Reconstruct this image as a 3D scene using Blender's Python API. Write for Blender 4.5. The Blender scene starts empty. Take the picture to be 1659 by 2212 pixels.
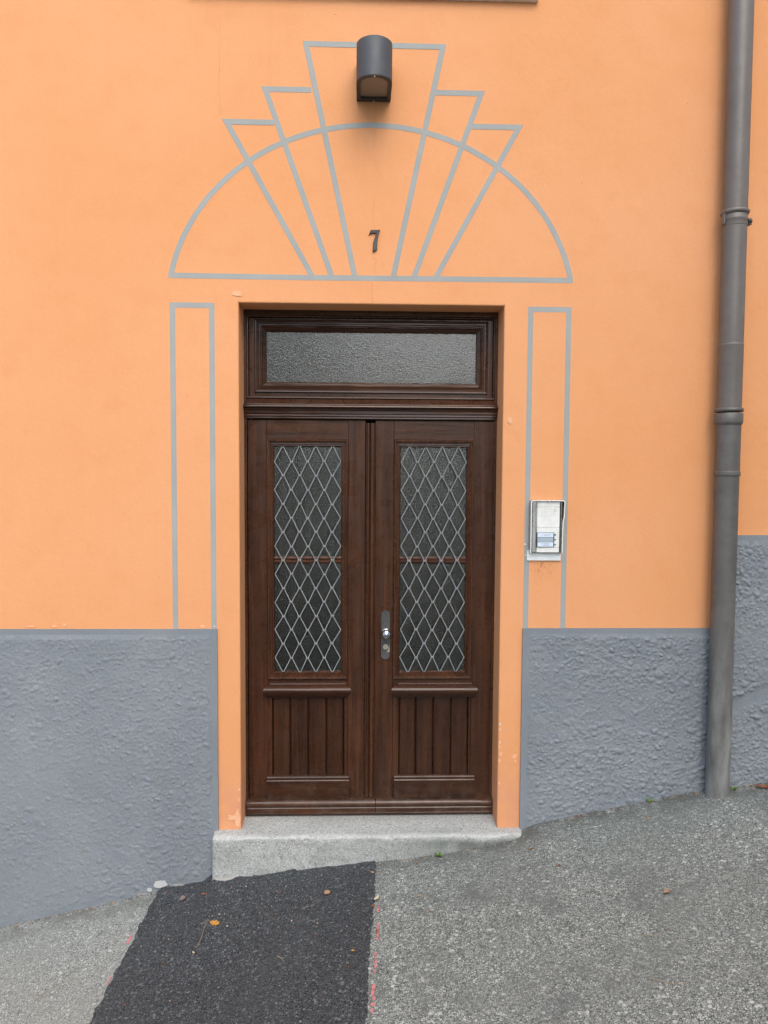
import bpy, bmesh, math, random
import numpy as np
from mathutils import Vector, Matrix
from math import radians, sin, cos, pi

# ------------------------------------------------------------------ camera, sky, sun, exposure
scn = bpy.context.scene
col = scn.collection
cam_d = bpy.data.cameras.new('camera')
cam = bpy.data.objects.new('camera', cam_d)
col.objects.link(cam)
cam_d.sensor_fit = 'VERTICAL'
cam_d.sensor_height = 36.0
cam_d.lens = 36.0 * 1660.0 / 2212.0
cam_d.clip_start = 0.05
cam_d.clip_end = 2000.0
PITCH, YAW, ROLL = radians(-3.384), radians(1.809), radians(0.3286)
fw = Vector((sin(YAW) * cos(PITCH), cos(YAW) * cos(PITCH), sin(PITCH)))
rt = Vector((cos(YAW), -sin(YAW), 0))
up = rt.cross(fw)
r2 = rt * cos(ROLL) + up * sin(ROLL)
u2 = -rt * sin(ROLL) + up * cos(ROLL)
M = Matrix((r2, u2, -fw)).transposed().to_4x4()
M.translation = Vector((-0.0545, -3.65, 1.7568))
cam.matrix_world = M
scn.camera = cam

SUN_DIR = Vector((0.16, -0.80, 0.95)).normalized()       # towards the sun, behind thin cloud
world = bpy.data.worlds.new('World')
scn.world = world
world.use_nodes = True
wn = world.node_tree
bg = wn.nodes['Background']
sky = wn.nodes.new('ShaderNodeTexSky')
sky.sky_type = 'NISHITA'
sky.sun_disc = False
sky.sun_elevation = math.asin(SUN_DIR.z)
sky.sun_rotation = math.atan2(SUN_DIR.x, SUN_DIR.y)
sky.air_density = 1.0
sky.dust_density = 3.0
sky.ozone_density = 1.0
wn.links.new(sky.outputs[0], bg.inputs[0])
bg.inputs[1].default_value = 0.15
sun_d = bpy.data.lights.new('sun', 'SUN')
sun_d.energy = 1.0
sun_d.angle = radians(70)
sun_d.color = (1.0, 0.97, 0.92)
sun = bpy.data.objects.new('sun', sun_d)
sun.rotation_euler = SUN_DIR.to_track_quat('Z', 'Y').to_euler()
sun.location = (4, -6, 9)
col.objects.link(sun)
scn.view_settings.view_transform = 'Standard'
scn.view_settings.look = 'None'
scn.view_settings.gamma = 1.0
scn.view_settings.exposure = 0.82
scn.view_settings.use_curve_mapping = False
scn.cycles.use_denoising = True
scn.cycles.denoising_prefilter = 'NONE'
scn.cycles.use_adaptive_sampling = True
scn.cycles.adaptive_threshold = 0.015
scn.cycles.max_bounces = 8
scn.cycles.diffuse_bounces = 6
scn.cycles.glossy_bounces = 3
scn.cycles.transmission_bounces = 4
rng = random.Random(7)


# ------------------------------------------------------------------ helpers
def tag(o, label=None, cat=None, group=None, kind=None):
    if label: o['label'] = label
    if cat: o['category'] = cat
    if group: o['group'] = group
    if kind: o['kind'] = kind
    return o


def empty(name, loc=(0, 0, 0), parent=None):
    o = bpy.data.objects.new(name, None)
    o.location = loc
    o.empty_display_size = 0.1
    col.objects.link(o)
    if parent: o.parent = parent
    return o


def link(name, me, m=None, parent=None, smooth=None, loc=None):
    """every thing keeps its parts in world coordinates; a parent that has been moved is undone by the inverse"""
    o = bpy.data.objects.new(name, me)
    col.objects.link(o)
    if m is not None and not me.materials: me.materials.append(m)
    if parent:
        o.parent = parent
        o.matrix_parent_inverse = WORLD_OF(parent).inverted()
    if loc: o.location = loc
    if smooth is not None:
        for p in me.polygons: p.use_smooth = True
        if smooth < 180: me.set_sharp_from_angle(angle=radians(smooth))
    return o


def WORLD_OF(o):
    m = Matrix.Translation(o.location)
    return m if o.parent is None else WORLD_OF(o.parent) @ o.matrix_parent_inverse @ m


def mesh(name, v, f):
    me = bpy.data.meshes.new(name)
    me.from_pydata([tuple(map(float, p)) for p in v], [], f)
    me.validate()
    bm = bmesh.new(); bm.from_mesh(me)
    bmesh.ops.recalc_face_normals(bm, faces=bm.faces[:])
    bm.to_mesh(me); bm.free()
    return me


def box_me(name, x0, x1, y0, y1, z0, z1, bev=0.002, seg=1):
    bm = bmesh.new()
    bmesh.ops.create_cube(bm, size=1)
    for v in bm.verts:
        v.co = Vector((x0 + (v.co.x + .5) * (x1 - x0), y0 + (v.co.y + .5) * (y1 - y0), z0 + (v.co.z + .5) * (z1 - z0)))
    if bev: bmesh.ops.bevel(bm, geom=bm.edges[:], offset=bev, segments=seg, affect='EDGES', profile=0.5)
    me = bpy.data.meshes.new(name); bm.to_mesh(me); bm.free()
    return me


def box(name, x0, x1, y0, y1, z0, z1, m, parent=None, bev=0.002, seg=1):
    return link(name, box_me(name, x0, x1, y0, y1, z0, z1, bev, seg), m, parent)


def prism_x(name, prof, x0, x1, m, parent=None, taper=0.0, smooth=None):
    """profile of (y, z) points run along x; taper shortens the back"""
    n = len(prof)
    v = [(x0, y, z) for y, z in prof] + [(x1, y, z) for y, z in prof]
    f = [[i, (i + 1) % n, n + (i + 1) % n, n + i] for i in range(n)] + [list(range(n)), list(range(n, 2 * n))]
    return link(name, mesh(name, v, f), m, parent, smooth)


def prism_y(name, outline, y0, y1, m, parent=None, bev=0.0, smooth=None):
    """outline of (x, z) points given a thickness along y"""
    n = len(outline)
    v = [(x, y0, z) for x, z in outline] + [(x, y1, z) for x, z in outline]
    f = [[i, (i + 1) % n, n + (i + 1) % n, n + i] for i in range(n)] + [list(range(n)), list(range(n, 2 * n))]
    me = mesh(name, v, f)
    if bev:
        bm = bmesh.new(); bm.from_mesh(me)
        es = [e for e in bm.edges if all(abs(w.co.y - y0) < 1e-6 for w in e.verts)]
        bmesh.ops.bevel(bm, geom=es, offset=bev, segments=2, affect='EDGES', profile=.5)
        bm.to_mesh(me); bm.free()
    return link(name, me, m, parent, smooth)


def sweep_frame(name, x0, x1, z0, z1, prof, m, parent=None, smooth=None):
    """mitred moulding: prof = (inset, y) from the outer edge inwards"""
    v, f = [], []
    for a, y in prof:
        v += [(x0 + a, y, z0 + a), (x1 - a, y, z0 + a), (x1 - a, y, z1 - a), (x0 + a, y, z1 - a)]
    n = len(prof)
    for k in range(n):
        kk = (k + 1) % n
        for c in range(4):
            d = (c + 1) % 4
            f.append([4 * k + c, 4 * k + d, 4 * kk + d, 4 * kk + c])
    return link(name, mesh(name, v, f), m, parent, smooth)


def lathe(name, prof, axis, origin, m, parent=None, n=32, smooth=40, flute=0, famp=0):
    """prof = (radius, distance along axis); axis 'z' or '-y'"""
    v, f = [], []
    for r, h in prof:
        for k in range(n):
            a = 2 * pi * k / n
            rr = r * (1 - (famp if flute and k % 2 else 0))
            if axis == 'z': p = (origin[0] + rr * cos(a), origin[1] + rr * sin(a), origin[2] + h)
            else: p = (origin[0] + rr * cos(a), origin[1] - h, origin[2] + rr * sin(a))
            v.append(p)
    L = len(prof)
    for i in range(L - 1):
        for k in range(n):
            d = (k + 1) % n
            f.append([i * n + k, i * n + d, (i + 1) * n + d, (i + 1) * n + k])
    f += [list(range(n)), list(range((L - 1) * n, L * n))]
    return link(name, mesh(name, v, f), m, parent, smooth)


def ribbon(name, pts, w, y0, y1, m, parent=None, closed=False, cap=None):
    """a strip of width w following (x, z) points, from depth y0 (front) to y1"""
    P = [Vector(p) for p in pts]
    n = len(P)
    L, R = [], []
    for i in range(n):
        a = P[i - 1] if (i > 0 or closed) else None
        b = P[(i + 1) % n] if (i < n - 1 or closed) else None
        d1 = (P[i] - a).normalized() if a is not None else None
        d2 = (b - P[i]).normalized() if b is not None else None
        if d1 is None: d1 = d2
        if d2 is None: d2 = d1
        n1 = Vector((-d1.y, d1.x)); n2 = Vector((-d2.y, d2.x))
        nn = (n1 + n2).normalized()
        k = w / 2 / max(0.35, nn.dot(n1))
        L.append(P[i] + nn * k); R.append(P[i] - nn * k)
    v, f = [], []
    for i in range(n):
        v += [(L[i].x, y0, L[i].y), (R[i].x, y0, R[i].y), (R[i].x, y1, R[i].y), (L[i].x, y1, L[i].y)]
    for i in range(n if closed else n - 1):
        j = (i + 1) % n
        for c in range(4):
            d = (c + 1) % 4
            f.append([4 * i + c, 4 * i + d, 4 * j + d, 4 * j + c])
    if not closed: f += [[0, 1, 2, 3], [4 * n - 4, 4 * n - 3, 4 * n - 2, 4 * n - 1]]
    return link(name, mesh(name, v, f), m, parent)


def tube_me(name, pts, r0, r1, n=5):
    v, f = [], []
    P = [Vector(p) for p in pts]
    for i, p in enumerate(P):
        d = (P[min(i + 1, len(P) - 1)] - P[max(i - 1, 0)]).normalized()
        a = d.cross(Vector((0.12, .31, 1))).normalized(); b = d.cross(a)
        r = r0 + (r1 - r0) * i / (len(P) - 1)
        for k in range(n):
            t = 2 * pi * k / n
            v.append(p + a * r * cos(t) + b * r * sin(t))
    for i in range(len(P) - 1):
        for k in range(n):
            f.append([i * n + k, i * n + (k + 1) % n, (i + 1) * n + (k + 1) % n, (i + 1) * n + k])
    f += [list(range(n)), list(range((len(P) - 1) * n, len(P) * n))]
    return mesh(name, v, f)


def vnoise(x, y, seed=0):
    """smooth value noise on numpy arrays, 0..1"""
    xi = np.floor(x).astype(np.int64); yi = np.floor(y).astype(np.int64)
    xf = x - xi; yf = y - yi
    u = xf * xf * xf * (xf * (xf * 6 - 15) + 10); w = yf * yf * yf * (yf * (yf * 6 - 15) + 10)
    def h(a, b):
        n = (a * 374761393 + b * 668265263 + seed * 1442695041) & 0xffffffff
        n = ((n ^ (n >> 13)) * 1274126177) & 0xffffffff
        n = (n ^ (n >> 16)) & 0xffff
        return n / 65535.0
    return (h(xi, yi) * (1 - u) + h(xi + 1, yi) * u) * (1 - w) + (h(xi, yi + 1) * (1 - u) + h(xi + 1, yi + 1) * u) * w


def grid_me(name, X, Y, Z, nx, ny):
    v = np.stack([X.ravel(), Y.ravel(), Z.ravel()], 1)
    i = np.arange(nx - 1); j = np.arange(ny - 1)
    I, J = np.meshgrid(i, j)
    a = (J * nx + I).ravel()
    f = np.stack([a, a + 1, a + 1 + nx, a + nx], 1)
    me = bpy.data.meshes.new(name)
    me.from_pydata(v.tolist(), [], f.tolist())
    me.update()
    return me


# ------------------------------------------------------------------ materials
class NT:
    def __init__(s, name, rough=0.6, metal=0.0, spec=0.5):
        s.m = bpy.data.materials.new(name); s.m.use_nodes = True
        s.t = s.m.node_tree; s.b = s.t.nodes['Principled BSDF']
        s.b.inputs['Roughness'].default_value = rough
        s.b.inputs['Metallic'].default_value = metal
        s.b.inputs['Specular IOR Level'].default_value = spec
        s.co = s.t.nodes.new('ShaderNodeTexCoord').outputs['Object']
    def n(s, typ, **k):
        nd = s.t.nodes.new(typ)
        for a, v in k.items(): setattr(nd, a, v)
        return nd
    def set(s, sock, v):
        if hasattr(v, 'is_output') or isinstance(v, bpy.types.NodeSocket): s.t.links.new(v, sock)
        else:
            if isinstance(v, (tuple, list)) and len(v) == 3 and sock.type == 'RGBA': v = (*v, 1)
            sock.default_value = v
    def map(s, scale, vec=None, loc=(0, 0, 0), rot=(0, 0, 0)):
        nd = s.n('ShaderNodeMapping')
        s.set(nd.inputs[0], vec or s.co); nd.inputs['Scale'].default_value = scale
        nd.inputs['Location'].default_value = loc; nd.inputs['Rotation'].default_value = rot
        return nd.outputs[0]
    def noise(s, scale, detail=4, rough=.55, vec=None, dist=0.0):
        nd = s.n('ShaderNodeTexNoise')
        s.set(nd.inputs['Vector'], vec or s.co); nd.inputs['Scale'].default_value = scale
        nd.inputs['Detail'].default_value = detail; nd.inputs['Roughness'].default_value = rough
        nd.inputs['Distortion'].default_value = dist
        return nd.outputs['Fac']
    def vor(s, scale, feature='F1', vec=None, rnd=1.0, out='Distance'):
        nd = s.n('ShaderNodeTexVoronoi', feature=feature)
        s.set(nd.inputs['Vector'], vec or s.co); nd.inputs['Scale'].default_value = scale
        nd.inputs['Randomness'].default_value = rnd
        return nd.outputs[out]
    def ramp(s, fac, stops, interp='LINEAR'):
        nd = s.n('ShaderNodeValToRGB'); cr = nd.color_ramp; cr.interpolation = interp
        while len(cr.elements) < len(stops): cr.elements.new(.5)
        for e, (p, c) in zip(cr.elements, stops):
            e.position = p; e.color = (*c, 1) if isinstance(c, (tuple, list)) else (c, c, c, 1)
        s.set(nd.inputs[0], fac)
        return nd.outputs[0]
    def mix(s, fac, a, b, mode='MIX'):
        nd = s.n('ShaderNodeMix', data_type='RGBA', blend_type=mode)
        s.set(nd.inputs['Factor'], fac); s.set(nd.inputs['A'], a); s.set(nd.inputs['B'], b)
        return nd.outputs['Result']
    def math(s, op, a, b=0.0, c=0.0):
        nd = s.n('ShaderNodeMath', operation=op)
        s.set(nd.inputs[0], a); s.set(nd.inputs[1], b)
        if op in ('MULTIPLY_ADD',): s.set(nd.inputs[2], c)
        return nd.outputs[0]
    def xyz(s, vec=None):
        nd = s.n('ShaderNodeSeparateXYZ'); s.set(nd.inputs[0], vec or s.co); return nd.outputs
    def rng(s, v, a, b, c=0.0, d=1.0, smooth=True):
        nd = s.n('ShaderNodeMapRange'); nd.interpolation_type = 'SMOOTHSTEP' if smooth else 'LINEAR'
        s.set(nd.inputs['Value'], v)
        for k, w in zip(('From Min', 'From Max', 'To Min', 'To Max'), (a, b, c, d)): nd.inputs[k].default_value = w
        return nd.outputs[0]
    def spot(s, p, radius, soft=1.0):
        """1 inside an ellipsoid round p, 0 outside"""
        nd = s.n('ShaderNodeVectorMath', operation='LENGTH')
        s.set(nd.inputs[0], s.map(tuple(1 / r for r in radius), loc=tuple(-a / r for a, r in zip(p, radius))))
        return s.rng(nd.outputs['Value'], 1.0, 1.0 - soft)
    def bump(s, h, dist=0.002, strength=1.0, prev=None):
        nd = s.n('ShaderNodeBump')
        nd.inputs['Strength'].default_value = strength; nd.inputs['Distance'].default_value = dist
        s.set(nd.inputs['Height'], h)
        if prev is not None: s.set(nd.inputs['Normal'], prev)
        return nd.outputs[0]
    def done(s, colour=None, normal=None, rough=None):
        if colour is not None: s.set(s.b.inputs['Base Color'], colour)
        if normal is not None: s.set(s.b.inputs['Normal'], normal)
        if rough is not None: s.set(s.b.inputs['Roughness'], rough)
        return s.m


def mat_plaster():
    t = NT('orange_plaster', .9, spec=.15)
    big = t.noise(0.9, 3)
    mid = t.noise(7.0, 5, .6)
    fine = t.noise(160, 3, .6)
    c = t.mix(t.rng(big, .3, .7), (0.72, 0.335, 0.148), (0.75, 0.365, 0.180))
    c = t.mix(t.math('MULTIPLY', t.rng(mid, .45, .75), .22), c, (0.66, 0.275, 0.10))
    c = t.mix(t.math('MULTIPLY', t.rng(fine, .48, .72), .26), c, (0.58, 0.235, 0.09))
    c = t.mix(t.math('MULTIPLY', t.rng(t.noise(95, 3, .7), .56, .74), .2), c, (0.82, 0.46, 0.25))
    # vertical brush and run-off streaks, faint
    st = t.noise(1.0, 4, .6, t.map((26, 26, .9)))
    c = t.mix(t.math('MULTIPLY', t.rng(st, .55, .8), .12), c, (0.66, 0.25, 0.09))
    # grime run-off below the lamp, smudges below the intercom, pale washed foot of the door jambs
    g = t.math('MULTIPLY', t.spot((0.0, 0, 3.27), (.13, 1, .36), .9), t.rng(t.noise(1, 4, .6, t.map((30, 30, 3))), .3, .8))
    c = t.mix(t.math('MULTIPLY', g, .22), c, (0.48, 0.20, 0.085))
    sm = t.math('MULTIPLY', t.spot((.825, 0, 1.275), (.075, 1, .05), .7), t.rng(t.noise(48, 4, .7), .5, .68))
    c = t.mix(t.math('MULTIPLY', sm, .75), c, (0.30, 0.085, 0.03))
    z = t.xyz()[2]
    wash = t.math('MULTIPLY', t.rng(z, .42, .05), t.rng(t.noise(6, 4, .6), .3, .65))
    c = t.mix(t.math('MULTIPLY', wash, .75), c, (0.62, 0.29, 0.175))
    # scattered specks
    sp = t.math('MULTIPLY', t.rng(t.vor(9.0), .035, .015), t.rng(t.noise(2.1, 2), .5, .6))
    c = t.mix(t.math('MULTIPLY', sp, .5), c, (.25, .12, .06))
    b = t.bump(t.noise(240, 2, .65), .0016, .5)
    b = t.bump(t.noise(22, 4, .6), .005, .35, b)
    return t.done(c, b)


def mat_paint(name, c1, c2, rough=.8, bump=.4, worn=None, wscale=40):
    t = NT(name, rough, spec=.25)
    c = t.mix(t.rng(t.noise(5, 4), .3, .7), c1, c2)
    f = t.noise(180, 3, .6)
    c = t.mix(t.math('MULTIPLY', t.rng(f, .45, .8), .18), c, tuple(a * .6 for a in c1))
    if worn:
        c = t.mix(t.math('MULTIPLY', t.rng(t.noise(wscale, 5, .7), .58, .72), .5), c, worn)
    return t.done(c, t.bump(t.noise(240, 4, .65), .0016, bump))


def mat_roughcast():
    t = NT('grey_roughcast_paint', .62, spec=.35)
    c = t.mix(t.rng(t.noise(1.7, 4, .6), .3, .72), (0.195, 0.224, 0.250), (0.235, 0.262, 0.286))
    c = t.mix(t.math('MULTIPLY', t.rng(t.noise(5.5, 5, .65), .52, .75), .45), c, (0.215, 0.232, 0.23))
    c = t.mix(t.math('MULTIPLY', t.rng(t.noise(60, 4, .7), .6, .8), .25), c, (0.33, 0.345, 0.37))
    # splashed dust and mineral dirt, patchy, towards the pavement
    d = t.math('MULTIPLY', t.rng(t.noise(3.4, 5, .65), .5, .75), t.rng(t.noise(40, 4, .7), .35, .7))
    c = t.mix(t.math('MULTIPLY', d, .35), c, (0.30, 0.30, 0.285))
    gr = t.noise(170, 3, .75)
    c = t.mix(t.math('MULTIPLY', t.rng(gr, .56, .72), .5), c, (.33, .355, .385))
    c = t.mix(t.math('MULTIPLY', t.rng(gr, .44, .30), .6), c, (.095, .110, .128))
    w = t.math('MULTIPLY', t.rng(t.vor(11.0), .045, .02), t.rng(t.noise(3.1, 2), .56, .66))
    c = t.mix(w, c, (.62, .63, .62))
    b = t.bump(t.noise(230, 3, .75), .0042, .6)
    return t.done(c, b)


def mat_wood(name, axis, dark=1.0, red=0.0, rough=(.22, .42)):
    """varnished brown wood, grain running along the axis; relief where the soft grain has sunk"""
    t = NT(name, .3, spec=.38)
    sc = {'z': (42, 42, 1.6), 'x': (1.6, 42, 42)}[axis]
    sc2 = {'z': (190, 190, 5), 'x': (5, 190, 190)}[axis]
    warp = t.noise(1.0, 2, .5, t.map(tuple(.3 * a for a in sc)))
    v = t.n('ShaderNodeVectorMath', operation='MULTIPLY_ADD')
    t.set(v.inputs[0], warp); t.set(v.inputs[1], (2.0, 2.0, 2.0)); t.set(v.inputs[2], t.map(sc))
    rings = t.noise(1.0, 3, .6, v.outputs[0], .5)
    fine = t.noise(1.0, 2, .6, t.map(sc2))
    k = dark
    c = t.ramp(rings, [(.3, (.030 * k, .0120 * k, .0062 * k)), (.5, (.053 * k, .0205 * k, .0097 * k)), (.7, (.082 * k, .031 * k, .0138 * k))])
    c = t.mix(t.math('MULTIPLY', t.rng(fine, .48, .7), .45), c, (.020, .0085, .0055))
    big = t.noise(2.6, 3)
    c = t.mix(t.math('MULTIPLY', t.rng(big, .5, .75), .6 + red), c, (.092 * k, .033 * k, .0125 * k))
    fl = t.math('MULTIPLY', t.rng(fine, .66, .78), t.rng(big, .42, .62))
    c = t.mix(t.math('MULTIPLY', fl, .45), c, (.22, .14, .095))
    dz = t.math('MULTIPLY', t.rng(t.xyz()[2], .30, .02), t.rng(t.noise(17, 4, .7), .42, .7))
    c = t.mix(t.math('MULTIPLY', dz, .30), c, (.13, .105, .082))
    b = t.bump(t.math('ADD', rings, t.math('MULTIPLY', fine, .35)), .0020, .55)
    return t.done(c, b, t.rng(t.noise(13, 3, .6), .3, .75, *rough))


def mat_glass(name, pattern_scale, rough, bd, ior=1.52):
    t = NT(name, rough)
    t.b.inputs['Transmission Weight'].default_value = 1.0
    t.b.inputs['IOR'].default_value = ior
    t.b.inputs['Base Color'].default_value = (.62, .66, .64, 1)
    n1 = t.noise(pattern_scale, 1, .5, t.map((1, 1, 1.5)), .5)
    b = t.bump(n1, bd, .7)
    return t.done(None, b)


def mat_asphalt(name, stops, scale, mott, spark, patch=None, bump=1.0, dirt_shade=None):
    t = NT(name, .88, spec=.3)
    vec = t.map((1, 1, 1))
    w = t.noise(scale * .6, 2, .5)
    cellc = t.vor(scale, vec=vec, out='Color')
    dist = t.vor(scale, vec=vec)
    r = t.n('ShaderNodeSeparateColor'); t.set(r.inputs[0], cellc)
    c = t.ramp(r.outputs[0], stops)
    # binder between the stones
    gap = t.rng(t.vor(scale, 'DISTANCE_TO_EDGE', vec), .02, .16)
    c = t.mix(gap, tuple(a * .38 for a in stops[0][1]), c)
    # a finer generation of grit
    c2 = t.n('ShaderNodeSeparateColor'); t.set(c2.inputs[0], t.vor(scale * 2.3, out='Color'))
    c = t.mix(t.math('MULTIPLY', t.rng(c2.outputs[1], .35, .9), .35), c, stops[-1][1])
    # a few large pale stones
    big = t.vor(scale * .33, out='Color'); rb = t.n('ShaderNodeSeparateColor'); t.set(rb.inputs[0], big)
    m = t.math('MULTIPLY', t.rng(rb.outputs[2], .80, .86), t.rng(t.vor(scale * .33), .34, .26))
    c = t.mix(t.math('MULTIPLY', m, .7), c, spark)
    mo = t.noise(2.3, 5, .62)
    c = t.mix(t.math('MULTIPLY', t.rng(mo, .42, .72), mott[0]), c, mott[1])
    if patch:
        c = t.mix(t.math('MULTIPLY', t.rng(t.noise(5.2, 5, .7), .50, .68), patch[0]), c, patch[1])
    # dirt and painted-in contact shade along the foot of wall and step, dark spots of oil and damp
    if dirt_shade:
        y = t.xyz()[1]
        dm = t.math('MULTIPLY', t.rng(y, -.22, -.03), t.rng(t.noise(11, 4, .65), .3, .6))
        c = t.mix(t.math('MULTIPLY', dm, .8), c, dirt_shade)
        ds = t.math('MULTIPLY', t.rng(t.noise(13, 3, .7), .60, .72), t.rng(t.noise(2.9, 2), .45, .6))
        c = t.mix(t.math('MULTIPLY', ds, .55), c, tuple(a * .7 for a in dirt_shade))
    h = t.math('ADD', t.math('MULTIPLY', t.rng(dist, .55, .0), 1.0), t.math('MULTIPLY', r.outputs[1], .7))
    b = t.bump(h, .0035, .75 * bump)
    b = t.bump(t.noise(scale * 3, 2, .7), .001, .5, b)
    b = t.bump(t.noise(9, 4, .6), .008, .25, b)
    return t.done(c, b)


def mat_granite():
    t = NT('granite', .8, spec=.3)
    a = t.n('ShaderNodeSeparateColor'); t.set(a.inputs[0], t.vor(230, out='Color'))
    c = t.ramp(a.outputs[0], [(0, (.205, .220, .214)), (.25, (.345, .362, .348)), (.8, (.43, .447, .43)), (1, (.55, .57, .555))])
    c = t.mix(t.math('MULTIPLY', t.rng(t.noise(4.2, 5, .65), .45, .75), .5), c, (0.285, 0.312, 0.285))
    c = t.mix(t.math('MULTIPLY', t.rng(t.noise(36, 4, .7), .58, .74), .6), c, (0.147, 0.168, 0.172))
    x, y, z = t.xyz()
    # grime on the low riser towards the slope and where shoes tread
    g = t.math('MULTIPLY', t.rng(x, -.1, .5), t.rng(z, -.02, -.05))
    c = t.mix(t.math('MULTIPLY', g, t.rng(t.noise(14, 4, .6), .2, .7, .35, .85)), c, (0.115, 0.128, 0.118))
    c = t.mix(t.math('MULTIPLY', t.spot((.0, .12, 0), (.75, .09, .05), .8), .35), c, (.20, .19, .165))
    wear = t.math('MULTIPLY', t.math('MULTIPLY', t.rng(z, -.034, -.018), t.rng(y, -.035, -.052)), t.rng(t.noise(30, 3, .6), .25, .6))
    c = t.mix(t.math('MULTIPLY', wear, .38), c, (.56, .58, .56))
    pits = t.math('MULTIPLY', t.rng(t.vor(26), .22, .12), t.rng(t.noise(7, 3), .5, .62))
    c = t.mix(t.math('MULTIPLY', pits, .55), c, (.15, .158, .155))
    b = t.bump(t.noise(210, 4, .7), .002, .7)
    b = t.bump(t.noise(28, 4, .6), .005, .4, b)
    return t.done(c, b)


def mat_metal(name, c1, c2, rough, metal, bscale=60, bd=.0008, dust=None):
    t = NT(name, rough, metal)
    c = t.mix(t.rng(t.noise(6, 5, .65), .3, .7), c1, c2)
    c = t.mix(t.math('MULTIPLY', t.rng(t.noise(90, 4, .7), .5, .75), .3), c, tuple(a * .6 for a in c1))
    if dust:
        z = t.xyz()[2]
        m = t.math('MULTIPLY', t.rng(z, dust[0], dust[1]), t.rng(t.noise(1, 5, .65, t.map((14, 14, 3))), .25, .7))
        c = t.mix(t.math('MULTIPLY', m, .8), c, dust[2])
    sc = t.math('MULTIPLY', t.rng(t.vor(14), .05, .03), t.rng(t.noise(5), .56, .62))
    c = t.mix(t.math('MULTIPLY', sc, .6), c, tuple(min(1, a * 2.6) for a in c2))
    b = t.bump(t.noise(bscale, 4, .6), bd, .6)
    return t.done(c, b, t.rng(t.noise(11, 4, .6), .3, .75, rough - .08, rough + .12))


def mat_plain(name, c, rough=.5, metal=0.0, var=.12, scale=25):
    t = NT(name, rough, metal)
    k = t.mix(t.rng(t.noise(scale, 4, .6), .3, .7), c, tuple(a * (1 - var) for a in c))
    return t.done(k, t.bump(t.noise(150, 3), .0004, .3))


PLASTER = mat_plaster()
STRIPE = mat_paint('grey_stripe_paint', (0.315, 0.338, 0.328), (0.35, 0.372, 0.36), worn=(.44, .39, .33))
ROUGH = mat_roughcast()
WOOD_V = mat_wood('brown_wood_upright', 'z')
WOOD_H = mat_wood('brown_wood_level', 'x', .95)
WOOD_D = mat_wood('brown_wood_boards', 'z', .8)
WOOD_K = mat_wood('brown_kick_board', 'x', .72, 0, (.18, .34))
WOOD_MV = mat_wood('worn_moulding_upright', 'z', 1.15, .3, (.2, .4))
WOOD_MH = mat_wood('worn_moulding_level', 'x', .85, .2, (.13, .26))
GLASS = mat_glass('hammered_glass', 150, .08, .0016, 1.65)
GLASS_T = mat_glass('ribbed_glass', 120, .06, .0016, 1.75)
GRILLE = mat_metal('grey_painted_iron', (.175, .193, .196), (.225, .243, .245), .6, .0)
LAMP = mat_metal('charcoal_lamp_metal', (.070, .078, .088), (.088, .096, .105), .55, .2, 200, .0005)
LAMP_RIM = mat_metal('dark_rim_metal', (.040, .038, .037), (.052, .048, .046), .6, .1)
IRON = mat_metal('blackened_iron', (.045, .042, .04), (.075, .07, .066), .5, .5, 120, .0015)
PIPE_UP = mat_metal('taupe_painted_steel', (.145, .132, .12), (.17, .157, .143), .45, .2, 12, .0008)
PIPE_LOW = mat_metal('old_cast_iron', (.105, .102, .095), (.15, .147, .138), .5, .3, 70, .0015, dust=(1.3, .3, (.36, .368, .355)))
STEEL = mat_metal('aged_steel_plate', (.055, .058, .057), (.09, .094, .092), .55, .2, 140, .0010)
CHROME = mat_metal('polished_chrome', (.42, .44, .46), (.52, .54, .56), .12, 1.0)
BRASS = mat_plain('nickel_lock', (.72, .68, .56), .3, .8)
WHITE = mat_plain('white_plastic', (.80, .82, .79), .35)
WHITE2 = mat_plain('white_board', (.78, .84, .84), .5)
SILVER = mat_metal('satin_aluminium', (.42, .42, .40), (.52, .52, .50), .25, .95)
BLACK = mat_plain('black_plastic', (.015, .015, .018), .4)
PAPER = mat_plain('name_card', (.62, .74, .86), .5, var=.05)
PAPER2 = mat_plain('blank_card', (.36, .43, .50), .5, var=.05)
INK = mat_plain('print_ink', (.10, .11, .13), .7)
GRANITE = mat_granite()
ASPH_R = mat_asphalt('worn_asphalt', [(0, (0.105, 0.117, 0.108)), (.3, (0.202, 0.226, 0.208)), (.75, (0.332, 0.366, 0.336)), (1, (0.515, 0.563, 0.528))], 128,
                     (.55, (0.158, 0.175, 0.162)), (0.574, 0.620, 0.581), (.6, (0.119, 0.132, 0.127)), dirt_shade=(.085, .088, .078))
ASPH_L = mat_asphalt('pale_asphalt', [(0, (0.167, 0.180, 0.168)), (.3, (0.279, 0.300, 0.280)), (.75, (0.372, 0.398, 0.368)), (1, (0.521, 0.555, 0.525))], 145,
                     (.35, (0.260, 0.277, 0.252)), (0.558, 0.600, 0.564), (.2, (0.205, 0.218, 0.198)), .6, dirt_shade=(.13, .13, .115))
ASPH_P = mat_asphalt('fresh_asphalt', [(0, (0.023, 0.026, 0.028)), (.4, (0.041, 0.046, 0.051)), (.85, (0.070, 0.078, 0.085)), (1, (0.189, 0.207, 0.213))], 140,
                     (.3, (0.069, 0.076, 0.077)), (0.176, 0.189, 0.188), None, 1.0)
CHIP = mat_paint('bare_plaster', (.74, .70, .66), (.66, .60, .54), worn=(.55, .4, .3))
CHIP_O = mat_paint('scuffed_plaster', (.76, .42, .24), (.80, .47, .29))
CHIP_G = mat_paint('pale_filler', (.52, .54, .53), (.44, .46, .45), bump=.9)
MORTAR = mat_paint('cement_mortar', (.36, .355, .335), (.29, .285, .265), bump=.9, worn=(.2, .2, .19))
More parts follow.
